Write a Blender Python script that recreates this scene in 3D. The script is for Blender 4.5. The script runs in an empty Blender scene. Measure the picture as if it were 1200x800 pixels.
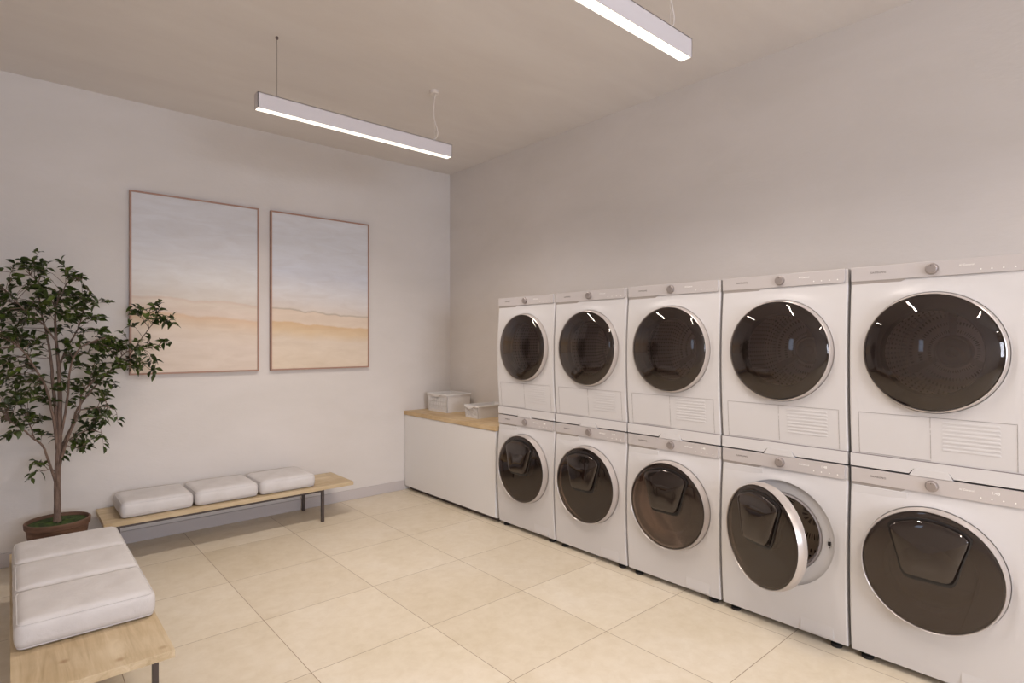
import bpy, bmesh, math, random
from mathutils import Vector, Matrix
PI = math.pi
S = bpy.context.scene
COL = S.collection

# ------------------------------------------------------------------ camera, world, exposure
cam_d = bpy.data.cameras.new('camera')
cam_d.sensor_width = 36.0
cam_d.lens = 670.96 / 1200 * 36.0
cam_d.shift_y = -0.0006
cam_d.clip_start = 0.02
cam = bpy.data.objects.new('camera', cam_d)
COL.objects.link(cam)
cam.location = (0, 0, 1.3867)
cam.rotation_euler = (PI / 2, 0, -0.7213)
S.camera = cam
S.view_settings.view_transform = 'Standard'
S.view_settings.look = 'None'
S.view_settings.gamma = 1.0
S.view_settings.exposure = -0.06
S.view_settings.use_curve_mapping = False
LAMP_WATTS = 19
LAMP_SPREAD = 150
LAMP_COLOR = (1.0, 0.905, 0.825, 1)
world = bpy.data.worlds.new('daylight')
S.world = world
world.use_nodes = True
wb = world.node_tree.nodes['Background']
wb.inputs[0].default_value = (0.62, 0.75, 1.0, 1)
wb.inputs[1].default_value = 2.5
# daylight entering through the large rear window
day = bpy.data.lights.new('daylight_window', 'AREA'); day.shape = 'RECTANGLE'
day.size = 2.3; day.size_y = 1.5; day.energy = 165; day.color = (0.80, 0.86, 1.0)
dayo = bpy.data.objects.new('daylight_window', day); COL.objects.link(dayo)
dayo.location = (.75, -4.34, 1.65); dayo.rotation_euler = (PI / 2, 0, 0)

# ------------------------------------------------------------------ materials
def rgb(r, g, b):
    f = lambda c: ((c / 255 + 0.055) / 1.055) ** 2.4 if c > 10 else c / 255 / 12.92
    return (f(r), f(g), f(b), 1)

def mat(name, col, rough=0.5, metal=0.0, spec=0.5, coat=0.0, ior=None):
    m = bpy.data.materials.new(name)
    m.use_nodes = True
    b = m.node_tree.nodes['Principled BSDF']
    b.inputs['Base Color'].default_value = col
    b.inputs['Roughness'].default_value = rough
    b.inputs['Metallic'].default_value = metal
    b.inputs['Specular IOR Level'].default_value = spec
    b.inputs['Coat Weight'].default_value = coat
    if ior: b.inputs['IOR'].default_value = ior
    return m

class NT:
    """small helper for node trees"""
    def __init__(s, m):
        s.t = m.node_tree; s.b = s.t.nodes['Principled BSDF']
    def n(s, kind, **kw):
        x = s.t.nodes.new(kind)
        for k, v in kw.items():
            if k.startswith('i_'): x.inputs[k[2:].replace('_', ' ')].default_value = v
            else: setattr(x, k, v)
        return x
    def l(s, a, b): s.t.links.new(a, b)
    def coords(s, scale=(1, 1, 1), loc=(0, 0, 0), kind='Object', rot=(0, 0, 0)):
        tc = s.n('ShaderNodeTexCoord'); mp = s.n('ShaderNodeMapping')
        mp.inputs['Scale'].default_value = scale; mp.inputs['Location'].default_value = loc
        mp.inputs['Rotation'].default_value = rot
        s.l(tc.outputs[kind], mp.inputs[0]); return mp.outputs[0]
    def noise(s, vec, scale, detail=4, rough=0.55, dist=0.0):
        x = s.n('ShaderNodeTexNoise'); x.inputs['Scale'].default_value = scale
        x.inputs['Detail'].default_value = detail; x.inputs['Roughness'].default_value = rough
        x.inputs['Distortion'].default_value = dist
        s.l(vec, x.inputs['Vector']); return x.outputs['Fac']
    def ramp(s, fac, stops, interp='LINEAR'):
        r = s.n('ShaderNodeValToRGB'); r.color_ramp.interpolation = interp
        e = r.color_ramp.elements
        e[0].position, e[0].color = stops[0]
        e[1].position, e[1].color = stops[-1]
        for p, c in stops[1:-1]:
            q = e.new(p); q.color = c
        s.l(fac, r.inputs[0]); return r.outputs[0]
    def mix(s, fac, a, b, mode='MIX'):
        x = s.n('ShaderNodeMix', data_type='RGBA', blend_type=mode)
        if isinstance(fac, (int, float)): x.inputs[0].default_value = fac
        else: s.l(fac, x.inputs[0])
        for sock, v in ((x.inputs[6], a), (x.inputs[7], b)):
            if isinstance(v, tuple): sock.default_value = v
            else: s.l(v, sock)
        return x.outputs[2]
    def math(s, op, a, b=None):
        x = s.n('ShaderNodeMath', operation=op)
        for i, v in enumerate((a, b)):
            if v is None: continue
            if isinstance(v, (int, float)): x.inputs[i].default_value = v
            else: s.l(v, x.inputs[i])
        return x.outputs[0]
    def bump(s, h, strength=0.2, dist=0.01):
        x = s.n('ShaderNodeBump'); x.inputs['Strength'].default_value = strength
        x.inputs['Distance'].default_value = dist
        s.l(h, x.inputs['Height']); s.l(x.outputs[0], s.b.inputs['Normal'])

def m_plaster(name, c1, c2, scale=(1, 1, 1)):
    m = mat(name, c1, 0.9, spec=0.2); t = NT(m)
    v = t.coords(scale)
    a = t.noise(v, 1.3, 5, 0.6, 0.4)
    t.l(t.ramp(a, [(0.3, c1), (0.7, c2)]), t.b.inputs['Base Color'])
    t.bump(t.noise(v, 26, 6, 0.6), 0.12, 0.01)
    return m

WALL = m_plaster('plaster_wall', rgb(217, 210, 204), rgb(224, 217, 212), (1, 1, 2.2))
CEIL = m_plaster('plaster_ceiling', rgb(225, 218, 213), rgb(231, 225, 220), (1.0, 3.0, 1))
BASEB = mat('baseboard_paint', rgb(196, 188, 186), 0.5)

def m_floor():
    m = mat('floor_tiles', rgb(205, 190, 170), 0.42, spec=0.45); t = NT(m)
    P, X0, Y0 = 0.596, 0.951, 1.160
    v = t.coords((1, 1, 1), (-X0 + 10 * P, -Y0 + 10 * P, 0))
    br = t.n('ShaderNodeTexBrick', offset=0.0, squash=1.0)
    br.inputs['Scale'].default_value = 1.0
    br.inputs['Brick Width'].default_value = P; br.inputs['Row Height'].default_value = P
    br.inputs['Mortar Size'].default_value = 0.0016; br.inputs['Mortar Smooth'].default_value = 0.2
    br.inputs['Bias'].default_value = 0.0
    br.inputs['Color1'].default_value = (0, 0, 0, 1); br.inputs['Color2'].default_value = (1, 1, 1, 1)
    br.inputs['Mortar'].default_value = (0.5, 0.5, 0.5, 1)
    t.l(v, br.inputs['Vector'])
    vn = t.coords((1, 1, 1))
    a = t.noise(vn, 1.6, 7, 0.62, 0.6)
    b = t.noise(vn, 14, 8, 0.7, 0.3)
    base = t.ramp(a, [(0.28, rgb(222, 210, 188)), (0.5, rgb(229, 218, 199)), (0.72, rgb(234, 225, 210))])
    fine = t.ramp(b, [(0.35, rgb(244, 241, 236)), (0.62, (1, 1, 1, 1))])
    c = t.mix(0.8, base, fine, 'MULTIPLY')
    tilev = t.ramp(br.outputs['Color'], [(0.0, rgb(241, 238, 233)), (1.0, (1, 1, 1, 1))])
    c = t.mix(0.9, c, tilev, 'MULTIPLY')
    c = t.mix(br.outputs['Fac'], c, rgb(150, 128, 104))
    t.l(c, t.b.inputs['Base Color'])
    inv = t.math('SUBTRACT', 1.0, br.outputs['Fac'])
    t.bump(inv, 0.35, 0.002)
    return m
FLOOR = m_floor()

def m_wood(name, along='X', c=((184, 163, 130), (204, 184, 152), (218, 200, 171)), rough=0.5):
    m = mat(name, rgb(*c[1]), rough, spec=0.35); t = NT(m)
    sc = {'X': (1.4, 16, 16), 'Y': (16, 1.4, 16)}[along]
    v = t.coords(sc)
    a = t.noise(v, 1.6, 8, 0.65, 0.9)
    col = t.ramp(a, [(0.3, rgb(*c[0])), (0.5, rgb(*c[1])), (0.7, rgb(*c[2]))])
    v2 = t.coords((1, 1, 1))
    # staves and the odd knot
    k = t.n('ShaderNodeTexVoronoi'); k.inputs['Scale'].default_value = 5.5; t.l(v2, k.inputs['Vector'])
    knot = t.ramp(k.outputs['Distance'], [(0.03, rgb(170, 128, 84)), (0.11, (1, 1, 1, 1))])
    col = t.mix(0.55, col, knot, 'MULTIPLY')
    big = t.ramp(t.noise(v2, 5, 3), [(0.35, rgb(232, 224, 210)), (0.65, (1, 1, 1, 1))])
    col = t.mix(0.7, col, big, 'MULTIPLY')
    t.l(col, t.b.inputs['Base Color'])
    t.bump(a, 0.08, 0.004)
    return m
WOOD_X = m_wood('oak_bench_long_grain', 'X')
WOOD_Y = m_wood('oak_counter_grain', 'Y', ((188, 160, 122), (206, 180, 142), (218, 194, 158)))
FRAMEW = mat('picture_frame_wood', rgb(168, 132, 114), 0.5)
STEEL = mat('dark_bench_steel', rgb(82, 72, 68), 0.45, 0.3)
WHITE = mat('white_enamel', rgb(211, 208, 208), 0.28, spec=0.5)
CABW = mat('white_lacquer', rgb(228, 225, 223), 0.4)
PLASTIC = mat('white_basket_plastic', rgb(226, 222, 219), 0.45)
GREYP = mat('grey_grip_plastic', rgb(170, 162, 158), 0.5)
SILVER = mat('silver_control_panel', rgb(205, 199, 198), 0.34, 0.25)
KNOB = mat('brushed_dial_metal', rgb(172, 163, 160), 0.36, 0.7)
RIM = mat('pale_door_rim', rgb(200, 191, 185), 0.28, 0.4)
BLACK = mat('black_plastic', rgb(26, 22, 22), 0.35)
FOOTM = mat('black_rubber', rgb(28, 25, 25), 0.7)
GASKET = mat('grey_rubber_gasket', rgb(138, 130, 130), 0.5)
CHROME = mat('polished_drum_steel', rgb(190, 176, 160), 0.16, 0.95)
INK = mat('panel_ink', rgb(96, 88, 86), 0.5)
LEDW = mat('panel_white_marks', rgb(250, 248, 244), 0.4)
LEDW.node_tree.nodes['Principled BSDF'].inputs['Emission Color'].default_value = (1, 1, 1, 1)
LEDW.node_tree.nodes['Principled BSDF'].inputs['Emission Strength'].default_value = 0.06
SEAM = mat('seam_shadow_gap', rgb(150, 142, 140), 0.7)
LAMPW = mat('white_lamp_aluminium', rgb(222, 216, 218), 0.4)
WIRE = mat('grey_steel_wire', rgb(120, 104, 98), 0.4, 0.6)
CORD = mat('pale_power_cord', rgb(232, 224, 218), 0.5)
BARK = mat('bark', rgb(112, 92, 80), 0.85)
t = NT(BARK); t.l(t.ramp(t.noise(t.coords((9, 9, 2.5)), 9, 6), [(0.3, rgb(88, 70, 60)), (0.7, rgb(132, 110, 97))]), t.b.inputs['Base Color'])
SOILM = mat('moss', rgb(46, 64, 24), 0.95)
t = NT(SOILM); t.l(t.ramp(t.noise(t.coords(), 38, 5), [(0.35, rgb(30, 44, 14)), (0.7, rgb(72, 92, 36))]), t.b.inputs['Base Color'])
POTM = mat('terracotta_brown', rgb(104, 76, 60), 0.7)
t = NT(POTM); t.l(t.ramp(t.noise(t.coords((1, 1, 5)), 9, 5), [(0.3, rgb(88, 62, 48)), (0.7, rgb(122, 92, 74))]), t.b.inputs['Base Color'])
DARKW = mat('dark_corridor_paint', rgb(58, 54, 56), 0.8)
MULL = mat('dark_mullion', rgb(60, 58, 60), 0.4, 0.4)
DOORM = mat('door_paint', rgb(190, 184, 180), 0.45)

def m_leaf():
    m = mat('leaf_green', rgb(50, 70, 26), 0.42, spec=0.45); t = NT(m)
    a = t.noise(t.coords(), 11, 3)
    t.l(t.ramp(a, [(0.35, rgb(38, 50, 15)), (0.55, rgb(56, 70, 22)), (0.72, rgb(90, 104, 36))]), t.b.inputs['Base Color'])
    return m
LEAF = m_leaf()

def m_fabric():
    m = mat('pale_woven_fabric', rgb(222, 217, 214), 0.92, spec=0.15); t = NT(m)
    v = t.coords()
    a = t.noise(v, 5, 5, 0.6, 0.5)
    t.l(t.ramp(a, [(0.3, rgb(205, 200, 198)), (0.7, rgb(218, 214, 213))]), t.b.inputs['Base Color'])
    b = t.noise(v, 240, 2); c = t.noise(v, 9, 4, 0.6, 1.2)
    t.bump(t.math('ADD', t.math('MULTIPLY', b, 0.12), c), 0.3, 0.012)
    return m
FABRIC = m_fabric()

def m_diffuser():
    m = bpy.data.materials.new('glowing_diffuser'); m.use_nodes = True
    n = m.node_tree; n.nodes.clear()
    e = n.nodes.new('ShaderNodeEmission'); e.inputs[0].default_value = (1.0, 0.93, 0.76, 1); e.inputs[1].default_value = 2.2
    o = n.nodes.new('ShaderNodeOutputMaterial'); n.links.new(e.outputs[0], o.inputs[0]); return m
DIFF = m_diffuser()

def m_tint(name, tint, refl=1.5, rough=0.02, base=None):
    """dark glass: tinted see-through plus mirror reflection by angle"""
    m = bpy.data.materials.new(name); m.use_nodes = True
    n = m.node_tree; n.nodes.clear(); L = n.links.new
    tr = n.nodes.new('ShaderNodeBsdfTransparent'); tr.inputs[0].default_value = tint
    df = n.nodes.new('ShaderNodeBsdfDiffuse'); df.inputs[0].default_value = base or (0.024, 0.014, 0.012, 1)
    mx0 = n.nodes.new('ShaderNodeMixShader'); mx0.inputs[0].default_value = 0.4
    L(tr.outputs[0], mx0.inputs[1]); L(df.outputs[0], mx0.inputs[2])
    gl = n.nodes.new('ShaderNodeBsdfGlossy'); gl.inputs['Roughness'].default_value = rough; gl.inputs[0].default_value = (1, .93, .88, 1)
    fr = n.nodes.new('ShaderNodeFresnel'); fr.inputs[0].default_value = refl
    mx = n.nodes.new('ShaderNodeMixShader'); o = n.nodes.new('ShaderNodeOutputMaterial')
    L(fr.outputs[0], mx.inputs[0]); L(mx0.outputs[0], mx.inputs[1]); L(gl.outputs[0], mx.inputs[2]); L(mx.outputs[0], o.inputs[0])
    return m
TINT = m_tint('tinted_door_glass', (0.62, 0.55, 0.54, 1), 1.66)
FLAPG = m_tint('tinted_flap_glass', (0.3, 0.27, 0.28, 1), 1.78, 0.03)
def m_clear():
    m = bpy.data.materials.new('window_glass'); m.use_nodes = True
    n = m.node_tree; n.nodes.clear(); L = n.links.new
    tr = n.nodes.new('ShaderNodeBsdfTransparent'); gl = n.nodes.new('ShaderNodeBsdfGlossy'); gl.inputs['Roughness'].default_value = .01
    fr = n.nodes.new('ShaderNodeFresnel'); fr.inputs[0].default_value = 1.45
    mx = n.nodes.new('ShaderNodeMixShader'); o = n.nodes.new('ShaderNodeOutputMaterial')
    L(fr.outputs[0], mx.inputs[0]); L(tr.outputs[0], mx.inputs[1]); L(gl.outputs[0], mx.inputs[2]); L(mx.outputs[0], o.inputs[0])
    return m
CLEAR = m_clear()

def m_drum(name, c_metal, c_hole, nu, nv, rough=0.3, metal=0.8):
    """perforated sheet steel: a grid of dark holes in UV"""
    m = mat(name, c_metal, rough, metal); t = NT(m)
    tc = t.n('ShaderNodeTexCoord'); sp = t.n('ShaderNodeSeparateXYZ'); t.l(tc.outputs['UV'], sp.inputs[0])
    fu = t.math('SUBTRACT', t.math('FRACT', t.math('MULTIPLY', sp.outputs[0], float(nu))), 0.5)
    fv = t.math('SUBTRACT', t.math('FRACT', t.math('MULTIPLY', sp.outputs[1], float(nv))), 0.5)
    d = t.math('ADD', t.math('MULTIPLY', fu, fu), t.math('MULTIPLY', fv, fv))
    hole = t.math('LESS_THAN', d, 0.045)
    t.l(t.mix(hole, c_metal, c_hole), t.b.inputs['Base Color'])
    return m
DRUMW = m_drum('washer_drum_steel', rgb(222, 208, 192), rgb(70, 60, 54), 60, 20, 0.28, 0.75)
DRUMD = m_drum('dryer_drum_steel', rgb(205, 200, 198), rgb(60, 52, 50), 66, 15, 0.4, 0.5)
HUBM = mat('dryer_hub_plastic', rgb(168, 160, 158), 0.4, 0.4)

# ------------------------------------------------------------------ mesh helpers
def obj(name, bm, m, parent=None, loc=(0, 0, 0), smooth=30):
    me = bpy.data.meshes.new(name)
    bmesh.ops.recalc_face_normals(bm, faces=bm.faces[:])
    bm.to_mesh(me); bm.free()
    for mm in (m if isinstance(m, list) else [m]): me.materials.append(mm)
    if smooth:
        me.shade_smooth(); me.set_sharp_from_angle(angle=math.radians(smooth))
    o = bpy.data.objects.new(name, me); COL.objects.link(o)
    o.location = loc
    if smooth == 30:
        wn = o.modifiers.new('weighted', 'WEIGHTED_NORMAL'); wn.keep_sharp = True
    if parent: o.parent = parent
    return o

def tag(o, label=None, cat=None, group=None, kind=None):
    if label: o['label'] = label
    if cat: o['category'] = cat
    if group: o['group'] = group
    if kind: o['kind'] = kind
    return o

def thing(name, label, cat, loc=(0, 0, 0), rz=0, group=None):
    o = bpy.data.objects.new(name, None); COL.objects.link(o)
    o.location = loc; o.rotation_euler = (0, 0, rz); o.empty_display_size = 0.1
    return tag(o, label, cat, group)

def dup(o, parent=None):
    c = o.copy(); COL.objects.link(c); c.parent = parent
    for ch in o.children: dup(ch, c)
    return c

def box(bm, x0, x1, y0, y1, z0, z1, bev=0.0, seg=2, mi=0):
    r = bmesh.ops.create_cube(bm, size=1)
    vs = r['verts']
    for v in vs:
        v.co = Vector(((x0 + x1) / 2 + v.co.x * (x1 - x0), (y0 + y1) / 2 + v.co.y * (y1 - y0), (z0 + z1) / 2 + v.co.z * (z1 - z0)))
    fs = list({f for v in vs for f in v.link_faces})
    for f in fs: f.material_index = mi
    if bev:
        es = list({e for v in vs for e in v.link_edges})
        bmesh.ops.bevel(bm, geom=es, offset=bev, segments=seg, profile=0.5, affect='EDGES')
    return bm

def tube(bm, pts, rad, n=8, cap=True):
    pts = [Vector(p) for p in pts]
    rs = rad if isinstance(rad, (list, tuple)) else [rad] * len(pts)
    rings = []; up = Vector((0.13, 0.21, 0.97)).normalized()
    for i, p in enumerate(pts):
        d = (pts[min(i + 1, len(pts) - 1)] - pts[max(i - 1, 0)]).normalized()
        a = d.cross(up)
        if a.length < 1e-3: a = d.cross(Vector((1, 0, 0)))
        a.normalize(); b = d.cross(a)
        rings.append([bm.verts.new(p + (a * math.cos(2 * PI * k / n) + b * math.sin(2 * PI * k / n)) * rs[i]) for k in range(n)])
    for r0, r1 in zip(rings, rings[1:]):
        for k in range(n): bm.faces.new((r0[k], r0[(k + 1) % n], r1[(k + 1) % n], r1[k]))
    if cap:
        bm.faces.new(rings[0]); bm.faces.new(rings[-1])
    return bm

def revolve(bm, prof, c=(0, 0, 0), axis='Y', n=72, closed=False, mi=0, uv=False):
    """prof = list of (r, d): ring radius r at depth d along the axis, around centre c"""
    uvl = bm.loops.layers.uv.verify() if uv else None
    rings = []
    for r, d in prof:
        ring = []
        if r < 1e-6:
            p = (c[0], c[1] + d, c[2]) if axis == 'Y' else (c[0], c[1], c[2] + d)
            ring = [bm.verts.new(p)] * n
        else:
            for k in range(n):
                a = 2 * PI * k / n
                if axis == 'Y': p = (c[0] + r * math.cos(a), c[1] + d, c[2] + r * math.sin(a))
                else: p = (c[0] + r * math.cos(a), c[1] + r * math.sin(a), c[2] + d)
                ring.append(bm.verts.new(p))
        rings.append(ring)
    m = len(rings)
    for i in range(m if closed else m - 1):
        r0, r1 = rings[i], rings[(i + 1) % m]
        for k in range(n):
            q = [r0[k], r0[(k + 1) % n], r1[(k + 1) % n], r1[k]]
            w = [(k / n, i / (m - 1)), ((k + 1) / n, i / (m - 1)), ((k + 1) / n, (i + 1) / (m - 1)), (k / n, (i + 1) / (m - 1))]
            qq, ww = [], []
            for v, u in zip(q, w):
                if v not in qq: qq.append(v); ww.append(u)
            if len(qq) < 3: continue
            f = bm.faces.new(qq); f.material_index = mi
            if uv:
                for lp, u in zip(f.loops, ww): lp[uvl].uv = u
    return bm

def prism(bm, pts, y0, y1, bev=0.0):
    """pts (x,z) outline extruded from y0 to y1"""
    a = [bm.verts.new((x, y0, z)) for x, z in pts]; b = [bm.verts.new((x, y1, z)) for x, z in pts]
    f0 = bm.faces.new(a); bm.faces.new(b[::-1])
    n = len(pts)
    for i in range(n): bm.faces.new((a[i], b[i], b[(i + 1) % n], a[(i + 1) % n]))
    if bev: bmesh.ops.bevel(bm, geom=list(f0.edges), offset=bev, segments=2, profile=0.5, affect='EDGES')
    return bm

def new(): return bmesh.new()

def text(name, s, size, m, parent, loc, ext=0.0003, align='LEFT', rot=(PI / 2, 0, 0), space=1.0):
    c = bpy.data.curves.new(name, 'FONT'); c.body = s; c.size = size; c.extrude = ext
    c.align_x = align; c.align_y = 'CENTER'; c.space_character = space
    c.materials.append(m)
    o = bpy.data.objects.new(name, c); COL.objects.link(o); o.location = loc; o.rotation_euler = rot
    me = bpy.data.meshes.new_from_object(o); bpy.data.objects.remove(o)
    o = bpy.data.objects.new(name, me); COL.objects.link(o); o.location = loc; o.rotation_euler = rot
    o.parent = parent
    return o

# ------------------------------------------------------------------ room
XR, YB, H = 3.30, 4.689, 3.038
XL, YF = -0.60, -4.2
XF = XL
def struct(name, bm, m, parent=None, smooth=0):
    o = obj(name, bm, m, parent, smooth=smooth)
    if not parent: o['kind'] = 'structure'
    return o
struct('floor', box(new(), XF - .1, XR + .1, YF - .1, YB + .1, -0.1, 0), FLOOR)
struct('ceiling', box(new(), XL - .05, XR + .1, YF - .1, YB + .1, H, H + .1), CEIL)
struct('wall_back', box(new(), XL - .05, XR + .1, YB, YB + .1, 0, H), WALL)
struct('wall_right', box(new(), XR, XR + .1, YF, YB, 0, H), WALL)
b = new()
RW = (-.45, 1.95, .85, 2.45)
DX0, DX1 = 2.25, 3.15
box(b, XL, RW[0], YF - .1, YF, 0, H); box(b, RW[1], DX0, YF - .1, YF, 0, H); box(b, DX1, XR, YF - .1, YF, 0, H); box(b, DX0, DX1, YF - .1, YF, 2.1, H)
box(b, RW[0], RW[1], YF - .1, YF, 0, RW[2]); box(b, RW[0], RW[1], YF - .1, YF, RW[3], H)
struct('wall_rear', b, WALL)
d1 = struct('door_1', box(new(), DX0 + .01, DX1 - .01, YF - .07, YF - .03, 0.008, 2.07, .004), DOORM)
b = new()
for x0, x1, z0, z1 in ((DX0 - .06, DX0, 0, 2.16), (DX1, DX1 + .06, 0, 2.16), (DX0, DX1, 2.1, 2.16)): box(b, x0, x1, YF - .02, YF + .015, z0, z1)
struct('trim_1', b, CABW)
b = new(); tube(b, [(2.33, YF - .03, 1.0), (2.33, YF + .03, 1.0), (2.44, YF + .03, 1.0)], .009); struct('door_handle', b, STEEL, d1, 30)
b = box(new(), XL, 2.775, YB - .014, YB, 0, 0.088, .003); struct('baseboard_back', b, BASEB)
# window in the left wall
def window(name, box_fn, frames, pane):
    b = new()
    for a in frames: box(b, *a)
    w = struct(name, b, CABW)
    b = new(); box(b, *pane); struct('window_pane', b, CLEAR, w)
LW = (1.45, 1.75, 1.30, 2.0)
b = new()
y0, y1, z0, z1 = LW
box(b, XL - .1, XL, YF, y0, 0, H); box(b, XL - .1, XL, y1, YB, 0, H); box(b, XL - .1, XL, y0, y1, 0, z0); box(b, XL - .1, XL, y0, y1, z1, H)
struct('wall_left', b, WALL)
f = .045
window('window_1', None, [(XL - .08, XL + .01, y0, y0 + f, z0, z1), (XL - .08, XL + .01, y1 - f, y1, z0, z1), (XL - .08, XL + .01, y0 + f, y1 - f, z0, z0 + f), (XL - .08, XL + .01, y0 + f, y1 - f, z1 - f, z1)],
       (XL - .05, XL - .044, y0 + f, y1 - f, z0 + f, z1 - f))
x0, x1, z0, z1 = RW
window('window_2', None, [(x0, x0 + f, YF - .08, YF + .01, z0, z1), (x1 - f, x1, YF - .08, YF + .01, z0, z1), (x0 + f, x1 - f, YF - .08, YF + .01, z0, z0 + f), (x0 + f, x1 - f, YF - .08, YF + .01, z1 - f, z1), ((x0 + x1) / 2 - .03, (x0 + x1) / 2 + .03, YF - .08, YF + .01, z0 + f, z1 - f)],
       (x0 + f, x1 - f, YF - .05, YF - .044, z0 + f, z1 - f))

# ------------------------------------------------------------------ pendant lamps
def pendant(label, yc):
    x0, x1, zb, zt, w = 0.987, 2.236, 2.620, 2.702, 0.056
    xc = (x0 + x1) / 2
    r = thing('pendant_lamp', label, 'lamp', (xc, yc, zb), 0, 'linear pendant lamps')
    hx = (x1 - x0) / 2; h = zt - zb
    b = new()
    box(b, -hx, hx, -w / 2, -w / 2 + .003, 0, h); box(b, -hx, hx, w / 2 - .003, w / 2, 0, h)
    box(b, -hx, hx, -w / 2, w / 2, h - .003, h)
    box(b, -hx, -hx + .003, -w / 2, w / 2, 0, h); box(b, hx - .003, hx, -w / 2, w / 2, 0, h)
    obj('lamp_housing', b, LAMPW, r)
    b = new(); box(b, -hx + .004, hx - .004, -w / 2 + .004, w / 2 - .004, .001, .006); obj('diffuser', b, DIFF, r, smooth=0)
    ld = bpy.data.lights.new('diffuser_light', 'AREA'); ld.shape = 'RECTANGLE'; ld.size = 2 * hx - .01; ld.size_y = w - .01
    ld.energy = LAMP_WATTS; ld.color = LAMP_COLOR[:3]; ld.spread = math.radians(LAMP_SPREAD)
    lo = bpy.data.objects.new('diffuser_light', ld); COL.objects.link(lo); lo.parent = r; lo.location = (0, 0, .0004)
    H0 = H - zb
    for sx, big in ((-0.516, False), (0.502, True)):
        b = new(); tube(b, [(sx, 0, h), (sx, 0, H0 - .002)], .0011, 6); obj('suspension_wire', b, CORD if big else WIRE, r)
        b = new()
        if big: revolve(b, [(0, H0 - .022), (.026, H0 - .022), (.03, H0 - .018), (.03, H0)], (sx, 0, 0), 'Z', 32)
        else: revolve(b, [(0, H0 - .014), (.006, H0 - .014), (.0075, H0 - .01), (.0075, H0)], (sx, 0, 0), 'Z', 20)
        o = obj('ceiling_cap', b, CORD if big else WIRE, r)
        b = new(); revolve(b, [(.0, h + .014), (.004, h + .014), (.006, h + .006), (.006, h)], (sx, 0, 0), 'Z', 16); obj('wire_clamp', b, LAMPW, r)
    sx = 0.502
    P0 = [(sx + .008, 0, H0 - .02), (sx - .004, 0, H0 - .10), (sx - .006, 0, H0 - .17), (sx + .012, 0, H0 - .225), (sx + .026, 0, H0 - .265), (sx + .02, 0, H0 - .30), (sx - .005, 0, H0 - .322), (sx - .012, 0, h)]
    pts = []
    for i in range(len(P0) - 1):
        p = [Vector(P0[max(i - 1, 0)]), Vector(P0[i]), Vector(P0[i + 1]), Vector(P0[min(i + 2, len(P0) - 1)])]
        for k in range(5):
            u = k / 5
            pts.append(0.5 * ((2 * p[1]) + (p[2] - p[0]) * u + (2 * p[0] - 5 * p[1] + 4 * p[2] - p[3]) * u * u + (-p[0] + 3 * p[1] - 3 * p[2] + p[3]) * u ** 3))
    pts.append(Vector(P0[-1]))
    b = new(); tube(b, pts, .0032, 8); tag(obj('power_cord', b, CORD, r), 'thin pale wavy power cord')
    return r
lampA = pendant('white linear pendant lamp hanging nearer the wall with the two pictures', 3.180)
lampB = dup(lampA); lampB.location.y = 1.383
lampB['label'] = 'white linear pendant lamp cut off by the top edge of the photo'
lampC = dup(lampA); lampC.location.y = -0.414
lampD = dup(lampA); lampD.location.y = -2.211
lampD['label'] = 'white linear pendant lamp farthest back, nearest the rear window behind the camera'
lampC['label'] = 'white linear pendant lamp over the rear of the room, behind the camera'

# ------------------------------------------------------------------ laundry machines
W2 = 0.2968          # half width of a machine
PITCH = 0.605
Y_LEFT = 3.3377      # left end of the row
def prof(z, z0, z1):
    t_ = (z - (z0 + z1) / 2) / ((z1 - z0) / 2)
    return -0.010 + 0.020 * t_ * t_

def front_sheet(bm, z0, z1, zc, R, x=W2):
    """front skin with a round opening, bowed outwards in the middle, with rounded side edges"""
    xi = x - .007
    ang = sorted([2 * PI * k / 96 for k in range(96)] + [math.atan2(zz - zc, xx) % (2 * PI) for xx in (-xi, xi) for zz in (z0, z1)])
    cols = []
    for a in ang:
        ca, sa = math.cos(a), math.sin(a)
        tt = min(((xi if ca > 0 else -xi) / ca) if abs(ca) > 1e-9 else 1e9, ((z1 - zc) if sa > 0 else (z0 - zc)) / sa if abs(sa) > 1e-9 else 1e9)
        col = []
        for i in range(7):
            u = i / 6; r = R + (tt - R) * u
            X, Z = r * ca, zc + r * sa
            w = min(1, u * 1.8); w = w * w * (3 - 2 * w)
            col.append(bm.verts.new((X, -0.004 * (1 - w) + prof(Z, z0, z1) * w, Z)))
        cols.append(col)
    n = len(cols)
    for i in range(n):
        a, c = cols[i], cols[(i + 1) % n]
        for k in range(6): bm.faces.new((a[k], a[k + 1], c[k + 1], c[k]))
    # rounded side edges
    for sx in (-1, 1):
        zs = [z0 + (z1 - z0) * k / 14 for k in range(15)]
        rows = []
        for z in zs:
            p = prof(z, z0, z1)
            rows.append([bm.verts.new((sx * (xi + q), p + dd, z)) for q, dd in ((0, 0), (.0035, .0008), (.006, .003), (.007, .007), (.007, .0701 - p))])
        for a, c in zip(rows, rows[1:]):
            for k in range(4): bm.faces.new((a[k], a[k + 1], c[k + 1], c[k]))

def cabinet(bm, z0, z1, depth=0.49):
    # sides, back, top and bottom as one shell, open at the front
    y0 = 0.012
    x = W2
    v = lambda X, Y, Z: bm.verts.new((X, Y, Z))
    for sx in (-x, x): bm.faces.new([v(sx, y0 + .055, z0), v(sx, depth, z0), v(sx, depth, z1), v(sx, y0 + .055, z1)])
    bm.faces.new([v(-x, depth, z0), v(x, depth, z0), v(x, depth, z1), v(-x, depth, z1)])
    for z in (z0, z1): bm.faces.new([v(-x, y0, z), v(x, y0, z), v(x, depth, z), v(-x, depth, z)])

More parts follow.
